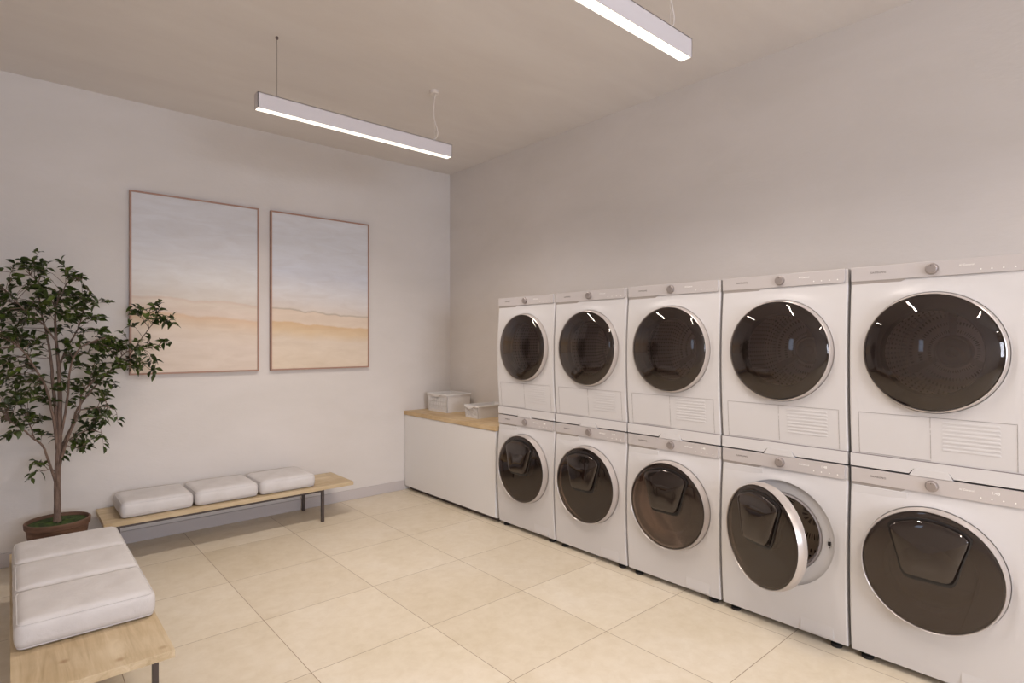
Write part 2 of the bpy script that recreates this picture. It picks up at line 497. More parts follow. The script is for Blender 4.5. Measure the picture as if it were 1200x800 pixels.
def panel_shape(zb, zt):
    """control panel outline: square on the left, round lower corner before the right edge"""
    pts = [(-W2 + .003, zb), (W2 - .034, zb)]
    for k in range(7):
        a = -PI / 2 + PI / 2 * k / 6
        pts.append((W2 - .022 + .010 * math.cos(a), zb + .010 + .010 * math.sin(a)))
    pts += [(W2 - .010, zt), (-W2 + .003, zt)]
    return pts

def dial(parent, zc, y):
    b = new(); revolve(b, [(0, -.014), (.017, -.014), (.0195, -.0125), (.0205, -.010), (.0205, -.002), (.0235, -.0015), (.0235, 0)], (0, y, zc), 'Y', 40)
    o = obj('dial', b, KNOB, parent)
    b = new(); box(b, -.0008, .0008, y - .0148, y - .0138, zc + .009, zc + .016); obj('dial_mark', b, INK, o, smooth=0)
    return o

def icon_row(parent, y, zc, dryer):
    for x in (.155, .188, .222, .256):
        b = new(); revolve(b, [(0, -.0006), (.0027, -.0006), (.0027, 0)], (x, y, zc - .017), 'Y', 12)
        obj('touch_icon', b, LEDW, parent, smooth=0)

BRAND = 'SAMSUNG'
def control_panel(parent, zb, zt, dryer):
    zc = (zb + zt) / 2; y = 0.002
    b = new(); prism(b, panel_shape(zb, zt), y, y + .016, .0012)
    p = obj('control_panel', b, SILVER, parent)
    text('brand_lettering', BRAND, .0115, INK, p, (-.218, y - .0003, zc + .002), space=1.15)
    dial(p, zc, y)
    text('display_lettering', 'AI Control', .0105, LEDW, p, (.088, y - .0003, zc + .006))
    if not dryer: text('display_lettering', '1:48', .015, LEDW, p, (.186, y - .0003, zc + .009))
    icon_row(p, y, zc + .002, dryer)
    # slanted pull lip under the left third
    L = -W2 + .004
    b = new()
    pts = [(L, zb + .0005), (L + .205, zb + .0005), (L + .185, zb - .012), (L, zb - .013)]
    fr = [bm_v for bm_v in (b.verts.new((px, y + .002 if pz > zb else y + .0065, pz)) for px, pz in pts)]
    bk = [b.verts.new((px, y + .02, pz)) for px, pz in pts]
    b.faces.new(fr); b.faces.new(bk[::-1])
    for i in range(4): b.faces.new((fr[i], bk[i], bk[(i + 1) % 4], fr[(i + 1) % 4]))
    obj('pull_lip', b, GREYP, p)
    return p

def strip_outline(pts, w=0.0012):
    return pts

def groove(bm, x0, z0, x1, z1, y, w=.0012):
    """thin recessed seam line drawn as a slim dark strip of a joint, lying in the panel surface"""
    if abs(x1 - x0) > abs(z1 - z0): box(bm, x0, x1, y, y + .0012, z0 - w / 2, z0 + w / 2)
    else: box(bm, x0 - w / 2, x0 + w / 2, y, y + .0012, z0, z1)

HW = 0.236
def flap_outline(s=1.0, n=10):
    # rounded trapezoid with an arched top, centred
    P = [(-.060, -.019), (0, -.020), (.060, -.019), (.078, -.010), (.090, .015), (.110, .080), (.129, .145), (.124, .163), (.105, .178), (.055, .196), (0, .202), (-.055, .196), (-.105, .178), (-.124, .163), (-.129, .145), (-.110, .080), (-.090, .015), (-.078, -.010)]
    cx, cz = 0, .085
    out = []
    m = len(P)
    for i in range(m):
        p0, p1, p2, p3 = P[i - 1], P[i], P[(i + 1) % m], P[(i + 2) % m]
        for k in range(4):
            u = k / 4
            q = [0.5 * (2 * p1[j] + (p2[j] - p0[j]) * u + (2 * p0[j] - 5 * p1[j] + 4 * p2[j] - p3[j]) * u * u + (-p0[j] + 3 * p1[j] - 3 * p2[j] + p3[j]) * u ** 3) for j in (0, 1)]
            out.append((cx + (q[0] - cx) * s, cz + (q[1] - cz) * s))
    return out

def loft(bm, loops, cap=True):
    rs = [[bm.verts.new(p) for p in lp] for lp in loops]
    n = len(rs[0])
    for a, c in zip(rs, rs[1:]):
        for k in range(n): bm.faces.new((a[k], a[(k + 1) % n], c[(k + 1) % n], c[k]))
    if cap: bm.faces.new(rs[-1])
    return bm

def make_washer():
    ZB, ZT, ZC = 0.030, 0.832, 0.470
    r = thing('washing_machine', '', 'washing machine', (2.79, 0, 0), -PI / 2, 'washing machines in the lower row')
    b = new(); front_sheet(b, ZB, .769, ZC, .2468); cabinet(b, ZB, ZT)
    box(b, -W2, W2, .010, .06, .769, ZT, .002)
    obj('body', b, WHITE, r)
    control_panel(r, .7705, ZT + .001, False)
    # detergent drawer face (faint outline) and pump cover
    yd = prof(.742, ZB, .769)
    b = new(); box(b, -W2 + .008, -.085, yd - .0018, yd + .01, .7215, .756, .0015); obj('detergent_drawer', b, WHITE, r)
    y = prof(.09, ZB, .769)
    b = new(); box(b, .095, .237, y - .0004, y + .006, .040, .140, .0008); obj('pump_cover', b, WHITE, r)
    # recess ring, gasket, drum
    b = new(); revolve(b, [(.2468, -.004), (.2468, .008), (.238, .011), (.228, .013), (.192, .016), (.186, .02), (.183, .03)], (0, 0, ZC), 'Y', 96)
    obj('door_recess', b, WHITE, r)
    b = new(); revolve(b, [(.184, .022), (.176, .016), (.172, .022), (.176, .034), (.165, .040), (.163, .052), (.17, .06)], (0, 0, ZC), 'Y', 72)
    obj('door_gasket', b, GASKET, r)
    b = new(); revolve(b, [(.17, .058), (.215, .066), (.222, .08)] + [(.222, .08 + .028 * k) for k in range(1, 12)] + [(.20, .40), (.1, .405), (0, .395)], (0, 0, ZC), 'Y', 72, uv=True)
    for k in range(3):
        a0 = PI / 2 + .5 + k * 2 * PI / 3
        q = Vector((math.cos(a0), 0, math.sin(a0))); s_ = Vector((-q.z, 0, q.x))
        lp = []
        for yy, hgt in ((.085, .02), (.12, .055), (.33, .055), (.38, .02)):
            c0 = Vector((0, yy, ZC)) + q * .222
            lp.append([c0 + s_ * .035, c0 - q * hgt * .7 + s_ * .02, c0 - q * hgt, c0 - q * hgt * .7 - s_ * .02, c0 - s_ * .035])
        rs = [[b.verts.new(p) for p in l_] for l_ in lp]
        for a_, c_ in zip(rs, rs[1:]):
            for j in range(4): b.faces.new((a_[j], a_[j + 1], c_[j + 1], c_[j]))
    obj('drum', b, DRUMW, r)
    b = new()
    box(b, .214, .226, .005, .0145, ZC - .012, ZC + .004); revolve(b, [(0, 0), (.002, 0)], (.219, .011, ZC + .018), 'Y', 10); revolve(b, [(0, 0), (.002, 0)], (.221, .011, ZC - .022), 'Y', 10)
    obj('door_catch', b, BLACK, r, smooth=0)
    # door, hinged on the left
    d = bpy.data.objects.new('door', None); d.empty_display_size = .05
    HX, HY = -HW, -.020
    c = (HW, 0, 0)
    b = new()
    revolve(b, [(.2375, -.030), (.2395, -.024), (.2435, -.010), (.2445, .000), (.2445, .014), (.236, .016), (.20, .016), (.196, .010), (.196, -.006), (.232, -.018), (.2355, -.028)], c, 'Y', 96, closed=True)
    ring = obj('door', b, RIM, r, (HX, HY, ZC)); bpy.data.objects.remove(d)
    b = new(); revolve(b, [(.232, -.024), (.158, -.022), (.152, -.012), (.150, .012), (.196, .012), (.232, -.012)], c, 'Y', 72, closed=True); obj('inner_frame', b, BLACK, ring)
    b = new(); revolve(b, [(0, -.039), (.08, -.038), (.16, -.035), (.215, -.0315), (.230, -.0290), (.2345, -.0262), (.2345, -.022), (.225, -.024), (0, -.030)], c, 'Y', 96); obj('door_glass', b, TINT, ring)
    b = new(); revolve(b, [(.152, .008), (.150, .035), (.142, .062), (.12, .078), (.06, .086), (0, .088)], c, 'Y', 64); obj('inner_bowl', b, TINT, ring)
    b = new()
    def fz(x, z, s_, base, k): return (HW + x, base - k * (1 - (z + .02) / .222), z)      # leans outwards towards its lower edge
    lp = [[(HW + x, yy - kk * (1 - (z + .02) / .222) * .5, z - dz * (z < .03)) for x, z in flap_outline(s_)] for s_, yy, kk, dz in ((1.07, -.030, 0, .012), (1.075, -.0365, .006, .012), (1.03, -.0385, .006, .006), (1.0, -.037, 0, 0))]
    loft(b, lp); obj('flap_surround', b, BLACK, ring)
    b = new()
    lp = [[fz(x, z, s_, yy, kk) for x, z in flap_outline(s_)] for s_, yy, kk in ((1.0, -.034, 0), (1.0, -.041, .017), (.985, -.0445, .019), (.95, -.047, .019), (.8, -.051, .018), (.5, -.0555, .016), (.2, -.057, .015))]
    loft(b, lp); fl = obj('flap', b, FLAPG, ring, smooth=40)
    for sx in (-.24, .24):
        for yy in (.04, .45):
            b = new(); revolve(b, [(0, 0), (.022, 0), (.024, .004), (.024, .012), (.012, .016), (.012, .034)], (sx, yy, 0), 'Z', 24); obj('foot', b, FOOTM, r)
    return r, ring

def make_dryer():
    ZB, ZT, ZC = 0.057, 0.868, 0.502         # above the washer top (root at z = .838)
    r = thing('tumble_dryer', '', 'tumble dryer', (2.79, 0, .838), -PI / 2, 'tumble dryers stacked on the washing machines')
    zp = .8085
    b = new(); front_sheet(b, ZB + .0015, zp - .001, ZC, .2452); cabinet(b, ZB, ZT)
    box(b, -W2, W2, .010, .06, zp - .001, ZT, .002)
    obj('body', b, WHITE, r)
    b = new(); revolve(b, [(.2452, -.004), (.2452, .010), (.19, .014), (.178, .032)], (0, 0, ZC), 'Y', 96); obj('door_recess', b, WHITE, r)
    # plinth strip with a pull-out tab
    b = new()
    zz = [0.002, ZB - .0015]
    prism(b, [(-W2, 0.002), (-.0788, .002), (-.0592, .0274), (.0557, .0274), (.0708, .002), (W2, .002), (W2, ZB - .0015), (-W2, ZB - .0015)], .002, .45, .0012)
    st = obj('base_strip', b, WHITE, r)
    b = new(); prism(b, [(-.078, -.004), (.070, -.004), (.055, .0265), (-.0585, .0265)], -.0005, .03, .0012); obj('pull_tab', b, WHITE, r)
    b = new(); box(b, -W2 + .002, W2 - .002, .006, .012, ZB - .002, ZB + .002); obj('seam', b, GASKET, st, smooth=0)
    control_panel(r, zp, ZT + .001, True)
    # service door outline and vent slats
    z0, z1 = .064, .240
    def P(z): return prof(z, ZB + .0015, zp - .001) - .0009
    b = new()
    for (xa, za, xb, zb_) in ((-.262, z1, .262, z1), (-.262, z0, -.262, z1), (-.004, z0 + .008, -.004, z1), (.262, z0, .262, z1), (-.262, z0, -.004, z0)):
        if xa == xb:
            N = 8
            for k in range(N):
                a_, c_ = za + (zb_ - za) * k / N, za + (zb_ - za) * (k + 1) / N
                groove(b, xa, a_, xb, c_, P((a_ + c_) / 2))
        else: groove(b, xa, za, xb, zb_, P(za))
    obj('service_door', b, SEAM, r, smooth=0)
    b = new()
    for k in range(8):
        z = .112 + k * .0155
        p = P(z)
        prism(b, [(.034, z), (.215, z), (.211, z + .0075), (.038, z + .0075)], p - .0010, p + .004, .0006)
    obj('vent_slats', b, WHITE, r)
    # door
    HX, HY = -.242, -.004
    c = (.242, 0, 0)
    b = new(); revolve(b, [(.2345, -.030), (.2375, -.028), (.2415, -.012), (.243, .000), (.243, .010), (.20, .012), (.196, .006), (.196, -.006), (.228, -.016), (.2325, -.026)], c, 'Y', 96, closed=True)
    ring = obj('door', b, RIM, r, (HX, HY, ZC))
    b = new(); revolve(b, [(.231, -.022), (.176, -.018), (.170, -.004), (.168, .020), (.196, .020), (.229, -.010)], c, 'Y', 72, closed=True); obj('inner_frame', b, BLACK, ring)
    b = new()
    pr = [(.2318, -.024), (.2315, -.029), (.228, -.034), (.215, -.0425), (.19, -.0525), (.15, -.0635), (.10, -.0725), (.05, -.0775), (0, -.079)]
    revolve(b, pr, c, 'Y', 96); obj('door_glass', b, TINT, ring)
    # drum with the perforated back wall and hub
    b = new(); revolve(b, [(.175, .03), (.19, .034), (.245, .06)] + [(.245, .06 + .03 * k) for k in range(1, 11)], (0, 0, ZC), 'Y', 72, uv=True)
    dr = obj('drum', b, DRUMD, r)
    b = new(); revolve(b, [(.245, .362), (.20, .362), (.195, .358), (.185, .358), (.18, .364), (.072, .362)], (0, 0, ZC), 'Y', 72, uv=True); obj('drum_back', b, DRUMD, dr)
    b = new()
    revolve(b, [(.074, .362), (.072, .352), (.066, .348), (.058, .352), (.05, .346), (.026, .342), (.022, .346), (.012, .342), (0, .34)], (0, 0, ZC), 'Y', 48)
    for k in range(3):
        a0 = PI / 2 + k * 2 * PI / 3
        q = Vector((math.cos(a0), 0, math.sin(a0))); s_ = Vector((-q.z, 0, q.x)) * .012
        cc = Vector((0, .352, ZC))
        vs = [b.verts.new(p) for p in (cc + q * .07 + s_, cc + q * .19 + s_ * 1.4, cc + q * .19 - s_ * 1.4, cc + q * .07 - s_)]
        b.faces.new(vs)
    obj('drum_hub', b, HUBM, dr)
    b = new()
    for yy in (.10, .16): revolve(b, [(.245, yy - .004), (.238, yy - .002), (.238, yy + .002), (.245, yy + .004)], (0, 0, ZC), 'Y', 72)
    obj('drum_rib', b, HUBM, dr)
    return r

pos = ['beside the wooden-topped counter, first from the left of the lower row',
       'second from the left of the lower row, closed round door',
       'in the middle of the lower row, closed round door',
       'with its round door standing open',
       'nearest the camera at the right edge of the photo, closed flap door']
dpos = ['beside the baskets, leftmost of the upper row', 'second from the left of the upper row',
        'in the middle of the upper row', 'stacked on the washer whose door stands open',
        'nearest the camera at the right edge, drum hub visible']
washer, _ = make_washer()
dryer = make_dryer()
for i in range(5):
    y = Y_LEFT - PITCH * (i + .5)
    w = washer if i == 0 else dup(washer)
    w.location.y = y; w['label'] = 'white washing machine ' + pos[i]
    d = dryer if i == 0 else dup(dryer)
    d.location.y = y; d['label'] = 'white tumble dryer ' + dpos[i]
    if i == 3:
        for ch in w.children:
            if ch.name.startswith('door') and ch.data and len(ch.children) > 2: ch.rotation_euler.z = -math.radians(24)

# ------------------------------------------------------------------ counter, worktop and baskets
cab = thing('storage_cabinet', 'long white storage cabinet in the corner under the wooden worktop', 'cabinet', (2.80, 4.02, 0))
b = new(); box(b, 0, .495, -.664, .664, .032, .6985); obj('carcass', b, CABW, cab)
for y0, y1 in ((-.664, -.001), (.0005, .664)):
    b = new(); box(b, -.018, -.001, y0, y1, .040, .697, .0015); obj('door', b, CABW, cab)
b = new(); box(b, .03, .045, -.65, .65, 0, .032); obj('plinth', b, STEEL, cab)
b = new(); box(b, 2.776, 3.298, 3.346, 4.687, .6995, .735, .002)
tag(obj('worktop', b, WOOD_Y), 'pale oak worktop on the white cabinet, carrying the two baskets', 'worktop')

def basket(label, x0, x1, y0, y1, z0, hgt):
    """tapered plastic basket; slatted short face and hand grip towards -X"""
    cx, cy = (x0 + x1) / 2, (y0 + y1) / 2
    r = thing('plastic_basket', label, 'basket', (cx, cy, z0), 0, 'white plastic baskets on the worktop')
    hx, hy = (x1 - x0) / 2, (y1 - y0) / 2
    tp = .93
    def wall(bm, a, bb, n_out, nslat, solid):
        # a,bb ground corners (x,y) of the wall; build vertical slats or a solid sheet, tapering outward with height
        A, B = Vector((*a, 0)), Vector((*bb, 0)); t_ = .006
        def pt(u, z, off=0):
            s = tp + (1 - tp) * z / hgt
            p = A.lerp(B, u); return Vector((p.x * s, p.y * s, z)) - Vector(n_out) * off
        def slab(u0, u1, za, zb_):
            v = [bm.verts.new(pt(u, z, o)) for o in (0, t_) for u, z in ((u0, za), (u1, za), (u1, zb_), (u0, zb_))]
            for q in ((0, 1, 2, 3), (7, 6, 5, 4), (0, 4, 5, 1), (1, 5, 6, 2), (2, 6, 7, 3), (3, 7, 4, 0)): bm.faces.new([v[k] for k in q])
        if solid: slab(0, 1, 0.003, hgt); return
        slab(0, 1, 0.003, hgt * .14); slab(0, 1, hgt * .80, hgt)
        slab(0, .06, hgt * .14, hgt * .80); slab(.94, 1, hgt * .14, hgt * .80)
        n = nslat
        for k in range(n):
            u0 = .06 + .88 * (k + .28) / n; slab(u0, u0 + .88 * .46 / n, hgt * .14, hgt * .80)
        for k in range(1, 3): slab(.06, .94, hgt * (.14 + .22 * k) - .0025, hgt * (.14 + .22 * k) + .0025)
    b = new()
    n = max(8, int(hy * 2 / .026))
    wall(b, (-hx, hy), (-hx, -hy), (-1, 0, 0), n, False)
    wall(b, (hx, hy), (hx, -hy), (1, 0, 0), n, False)
    wall(b, (-hx, -hy), (hx, -hy), (0, -1, 0), 0, True)
    wall(b, (-hx, hy), (hx, hy), (0, 1, 0), 0, True)
    box(b, -hx * tp, hx * tp, -hy * tp, hy * tp, 0, .004)
    obj('basket_body', b, PLASTIC, r, smooth=0)
    b = new()
    pts = []
    rr = .018
    for (sx, sy, a0) in ((1, 1, 0), (-1, 1, PI / 2), (-1, -1, PI), (1, -1, 3 * PI / 2)):
        for k in range(5):
            a = a0 + PI / 2 * k / 4
            pts.append((sx * (hx + .004 - rr) + rr * math.cos(a), sy * (hy + .004 - rr) + rr * math.sin(a)))
    secs = [(0, hgt - .012), (.0035, hgt - .012), (.0035, hgt - .001), (.001, hgt + .001), (-.009, hgt + .001), (-.009, hgt - .004), (0, hgt - .005)]
    rows = []
    for (x, y) in pts:
        q = Vector((x / (hx + .004), y / (hy + .004), 0)); q = Vector((math.copysign(abs(q.x) ** 6, q.x), math.copysign(abs(q.y) ** 6, q.y), 0)).normalized()
        rows.append([b.verts.new((x + q.x * o, y + q.y * o, z)) for o, z in secs])
    for i in range(len(rows)):
        a, c = rows[i], rows[(i + 1) % len(rows)]
        for k in range(len(secs)): b.faces.new((a[k], a[(k + 1) % len(secs)], c[(k + 1) % len(secs)], c[k]))
    obj('rim', b, PLASTIC, r)
    for sx in (-1, 1):
        b = new()
        N = 12; w = min(hy * .62, .07)
        f, k2 = [], []
        for k in range(N + 1):
            u = -1 + 2 * k / N
            dz = .020 * (1 - abs(u) ** 2.5)
            yy = u * w
            rowp = [(sx * (hx + .006), yy, hgt + .001), (sx * (hx + .016), yy, hgt - .003), (sx * (hx + .016), yy, hgt - .006 - dz), (sx * (hx + .012), yy, hgt - .006 - dz), (sx * (hx + .011), yy, hgt - .007), (sx * (hx + .003), yy, hgt - .007)]
            f.append([b.verts.new(p) for p in rowp])
        for a, c in zip(f, f[1:]):
            for k in range(6): b.faces.new((a[k], a[(k + 1) % 6], c[(k + 1) % 6], c[k]))
        b.faces.new(f[0]); b.faces.new(f[-1])
        obj('handle', b, PLASTIC, r)
    return r
basket('larger deep white plastic basket on the worktop against the corner', 2.965, 3.235, 4.258, 4.585, .7352, .165)
basket('smaller shallow white plastic basket on the worktop beside the stacked machines', 2.928, 3.262, 3.765, 3.950, .7352, .108)

# ------------------------------------------------------------------ benches and cushions
def bench(label, x0, x1, y0, y1, along):
    zt, th = .275, .028
    r = thing('wooden_bench', label, 'bench', ((x0 + x1) / 2, (y0 + y1) / 2, 0), 0 if along == 'X' else -PI / 2, 'low oak benches')
    L, D = (x1 - x0, y1 - y0) if along == 'X' else (y1 - y0, x1 - x0)
    b = new(); box(b, -L / 2, L / 2, -D / 2, D / 2, zt - th, zt, .002); obj('seat_board', b, WOOD_X, r)
    b = new(); s = .016; ix = L / 2 - .245; il = -L / 2 + .075; iy = D / 2 - .022
    zf = zt - th
    for sy in (-1, 1): box(b, il, ix, sy * iy - s / 2, sy * iy + s / 2, zf - s, zf - .0003)
    for cx in (il, ix): box(b, cx - s / 2, cx + s / 2, -iy, iy, zf - s, zf - .0003)
    obj('frame', b, STEEL, r, smooth=0)
    for cx in (il, ix):
        for sy in (-1, 1):
            b = new(); box(b, cx - .0105, cx + .0105, sy * iy - .0105, sy * iy + .0105, 0, zf - .0003, .001); obj('leg', b, STEEL, r)
    return r
bench('low oak bench along the picture wall, carrying three spaced cushions', .432, 2.053, 4.235, 4.655, 'X')
bench('low oak bench in the lower left corner, with three cushions pushed together', .004, .452, 2.352, 3.970, 'Y')

def cushion(label, cx, cy, sx, sy, z0, hgt, seed, group):
    random.seed(seed)
    b = new(); nx, ny, nz = 22, 20, 8; r0 = .032
    hx, hy, hz = sx / 2, sy / 2, hgt / 2
    grid = {}
    def V(i, j, k):
        if (i, j, k) in grid: return grid[(i, j, k)]
        # denser sampling near the edges
        f = lambda a, n: math.sin((a / n - .5) * PI) * .35 + (a / n - .5) * 2 * .65
        x, y, z = f(i, nx) * hx, f(j, ny) * hy, f(k, nz) * hz
        cxx, cyy, czz = max(-hx + r0, min(hx - r0, x)), max(-hy + r0, min(hy - r0, y)), max(-hz + r0, min(hz - r0, z))
        d = Vector((x - cxx, y - cyy, z - czz))
        if d.length > 1e-6:
            m_ = max(abs(d.x), abs(d.y), abs(d.z)); d = d.normalized() * m_
        p = Vector((cxx, cyy, czz)) + d
        u, v = x / hx, y / hy
        puff = (1 - u ** 4) * (1 - v ** 4)
        if z > 0: p.z += (.007 * puff + .0016 * math.sin(9 * u + seed) * math.cos(7 * v + 2 * seed) * puff) * (z / hz)
        side = 1 - (z / hz) ** 2
        p.x += math.copysign(.003 * side * (1 - v ** 4), x) * (abs(u) > .9); p.y += math.copysign(.003 * side * (1 - u ** 4), y) * (abs(v) > .9)
        w = b.verts.new(p); grid[(i, j, k)] = w; return w
    for i in range(nx):
        for j in range(ny):
            for k in (0, nz): b.faces.new((V(i, j, k), V(i + 1, j, k), V(i + 1, j + 1, k), V(i, j + 1, k)))
    for i in range(nx):
        for k in range(nz):
            for j in (0, ny): b.faces.new((V(i, j, k), V(i + 1, j, k), V(i + 1, j, k + 1), V(i, j, k + 1)))
    for j in range(ny):
        for k in range(nz):
            for i in (0, nx): b.faces.new((V(i, j, k), V(i, j + 1, k), V(i, j + 1, k + 1), V(i, j, k + 1)))
    r = tag(obj('seat_cushion', b, FABRIC, None, (cx, cy, z0 + hz), smooth=60), label, 'cushion', group)
    for sgn in (1, -1):
        b = new(); pts = []
        q = r0 * .30; rr = r0
        zz = sgn * (hz - r0 * .30)
        for (ax, ay, a0) in ((1, 1, 0), (-1, 1, PI / 2), (-1, -1, PI), (1, -1, 3 * PI / 2)):
            for k in range(7):
                a = a0 + PI / 2 * k / 6
                ex = -q * .9 + .001
                pts.append((ax * (hx - rr) + (rr + ex) * math.cos(a), ay * (hy - rr) + (rr + ex) * math.sin(a), zz))
        pts.append(pts[0]); tube(b, pts, .0022, 6, False); obj('piping', b, FABRIC, r)
    return r
xs = [.519, .935, 1.352, 1.769]
lb = ['leftmost of the three on the bench along the picture wall', 'middle of the three on the bench along the picture wall', 'rightmost of the three on the bench along the picture wall']
for i in range(3):
    cushion('pale grey cushion, ' + lb[i], (xs[i] + xs[i + 1]) / 2, 4.455, .4145 - .008, .370, .2752, .098, i + 1, 'cushions on the bench by the picture wall')
yy = [2.682, 3.056, 3.430, 3.804]
lb = ['nearest the camera on the corner bench', 'middle one on the corner bench nearest the camera', 'farthest back on the corner bench, by the plant pot']
for i in range(3):
    cushion('pale grey cushion, ' + lb[i], .2315, (yy[i] + yy[i + 1]) / 2, .434, .3675, .2752, .103, i + 5, 'cushions on the corner bench')

# ------------------------------------------------------------------ framed pictures
def m_canvas(name, w, h, stops, wob, seed):
    m = mat(name, rgb(200, 190, 180), 0.75, spec=0.2); t = NT(m)
    v = t.coords((1, 1, 1))
    sp = t.n('ShaderNodeSeparateXYZ'); t.l(v, sp.inputs[0])
    vw = t.coords((1.3, 1, .6), (seed, 0, seed * .7)); n1 = t.noise(vw, 2.2, 4, .5, .3)
    z = t.math('ADD', t.math('DIVIDE', sp.outputs[2], h), t.math('MULTIPLY', t.math('SUBTRACT', n1, .5), wob))
    z = t.math('ADD', z, t.math('MULTIPLY', sp.outputs[0], .045))
    col = t.ramp(z, stops)
    v2 = t.coords((1.2, 1, 5), (seed * 2, 0, 0)); wash = t.ramp(t.noise(v2, 3.2, 6, .6, .6), [(.3, rgb(240, 236, 232)), (.7, (1, 1, 1, 1))])
    col = t.mix(.8, col, wash, 'MULTIPLY')
    t.l(col, t.b.inputs['Base Color'])
    return m
def picture(label, x0, x1, z0, z1, stops, wob, seed):
    w, h = x1 - x0, z1 - z0
    r = thing('framed_picture', label, 'picture', ((x0 + x1) / 2, YB, z0), 0, 'framed pictures on the far wall')
    b = new(); f = .012; dp = .032
    for a in ((-w / 2, -w / 2 + f, 0, h), (w / 2 - f, w / 2, 0, h), (-w / 2 + f, w / 2 - f, 0, f), (-w / 2 + f, w / 2 - f, h - f, h)):
        box(b, a[0], a[1], -dp, -.002, a[2], a[3], .001)
    obj('picture_frame', b, FRAMEW, r)
    b = new(); box(b, -w / 2 + f, w / 2 - f, -dp + .006, -.004, f, h - f); obj('canvas', b, m_canvas('watercolour_wash', w, h, stops, wob, seed), r, smooth=0)
    return r
G1 = [(0, rgb(229, 214, 200)), (.16, rgb(230, 215, 202)), (.24, rgb(232, 216, 200)), (.30, rgb(230, 206, 182)), (.325, rgb(229, 200, 172)), (.335, rgb(232, 214, 200)),
      (.40, rgb(232, 218, 204)), (.415, rgb(224, 205, 190)), (.425, rgb(228, 219, 210)), (.55, rgb(232, 229, 227)), (.72, rgb(221, 220, 223)), (1, rgb(219, 218, 221))]
G2 = [(0, rgb(230, 213, 192)), (.18, rgb(230, 214, 196)), (.24, rgb(228, 203, 170)), (.285, rgb(224, 193, 156)), (.295, rgb(232, 214, 196)),
      (.365, rgb(230, 212, 194)), (.37, rgb(196, 180, 162)), (.38, rgb(228, 217, 208)), (.5, rgb(228, 225, 226)), (.62, rgb(214, 215, 223)), (.8, rgb(219, 219, 223)), (1, rgb(221, 220, 223))]
picture('framed beach watercolour on the far wall, partly behind the plant', .620, 1.468, 1.152, 2.420, G1, .10, 1.0)
picture('framed beach watercolour with thin brown shoreline, nearer the room corner', 1.556, 2.407, 1.152, 2.420, G2, .10, 4.3)

# ------------------------------------------------------------------ potted tree
PX, PY = .222, 4.362
tree = thing('potted_tree', 'leafy green indoor tree in a round brown pot in the corner', 'plant', (PX, PY, 0))
b = new(); revolve(b, [(0, 0), (.105, 0), (.112, .006), (.150, .285), (.158, .290), (.160, .318), (.156, .322), (.149, .322), (.146, .30), (.14, .26), (0, .26)], (0, 0, 0), 'Z', 56)
obj('pot', b, POTM, tree)
random.seed(3)
b = new(); rings = [(0, .309)] + [(.146 * k / 7, .309 - .004 * (k / 7) ** 2 + random.uniform(-.002, .002)) for k in range(1, 8)]
revolve(b, rings, (0, 0, 0), 'Z', 40)
for v in b.verts:
    rr = math.hypot(v.co.x, v.co.y)
    if rr < .14: v.co.z += random.uniform(-.004, .004)
obj('moss', b, SOILM, tree)
TR = [
    ([(0.219, 0.3), (0.219, 0.566), (0.227, 0.769), (0.231, 0.974), (0.227, 1.178), (0.215, 1.383), (0.211, 1.536), (0.231, 1.69)], .0185, .004, 0),
    ([(0.215, 0.526), (0.179, 0.674), (0.151, 0.768), (0.105, 0.824), (0.067, 0.873), (0.03, 0.911), (-0.018, 0.954)], .0075, .003, -.06),
    ([(0.113, 0.823), (0.097, 0.884), (0.082, 0.936)], .003, .002, -.04),
    ([(0.219, 0.566), (0.239, 0.691), (0.271, 0.816), (0.321, 0.966), (0.333, 1.07), (0.388, 1.146)], .0095, .004, -.08),
    ([(0.227, 0.667), (0.247, 0.767), (0.288, 0.866), (0.321, 0.977), (0.397, 1.092), (0.484, 1.195), (0.574, 1.274)], .0085, .004, .06),
    ([(0.223, 0.70), (0.199, 0.93), (0.159, 1.131), (0.113, 1.233), (0.075, 1.309), (0.019, 1.383)], .009, .0035, -.12),
    ([(0.222, 0.85), (0.199, 1.129), (0.191, 1.281), (0.171, 1.434), (0.151, 1.534), (0.132, 1.684)], .010, .0035, .08),
    ([(0.227, 1.23), (0.271, 1.357), (0.321, 1.461), (0.354, 1.592), (0.375, 1.672)], .006, .003, .1),
    ([(0.229, 0.78), (0.263, 1.022), (0.271, 1.177), (0.288, 1.279), (0.333, 1.357), (0.44, 1.409)], .0075, .003, -.14),
    ([(0.574, 1.274), (0.643, 1.383), (0.714, 1.494), (0.763, 1.552)], .004, .002, .06),
    ([(0.484, 1.195), (0.574, 1.317), (0.69, 1.338), (0.787, 1.366)], .0045, .002, .05),
    ([(0.215, 1.383), (0.151, 1.484), (0.075, 1.557), (0.019, 1.629), (-0.018, 1.676)], .0055, .002, -.12),
    ([(0.223, 1.536), (0.191, 1.637), (0.132, 1.734), (0.075, 1.805)], .004, .002, .08),
    ([(0.231, 1.639), (0.271, 1.744), (0.333, 1.748)], .0035, .002, -.04),
    ([(0.247, 0.767), (0.312, 0.811), (0.375, 0.831), (0.44, 0.808)], .004, .002, .07),
    ([(0.215, 0.592), (0.191, 0.631), (0.159, 0.626), (0.132, 0.64)], .0025, .0015, -.05),
    ([(0.321, 0.966), (0.375, 0.973), (0.44, 0.984), (0.493, 0.963)], .004, .002, -.1),
    ([(0.239, 0.768), (0.279, 0.753), (0.321, 0.737)], .003, .0015, -.05),
]
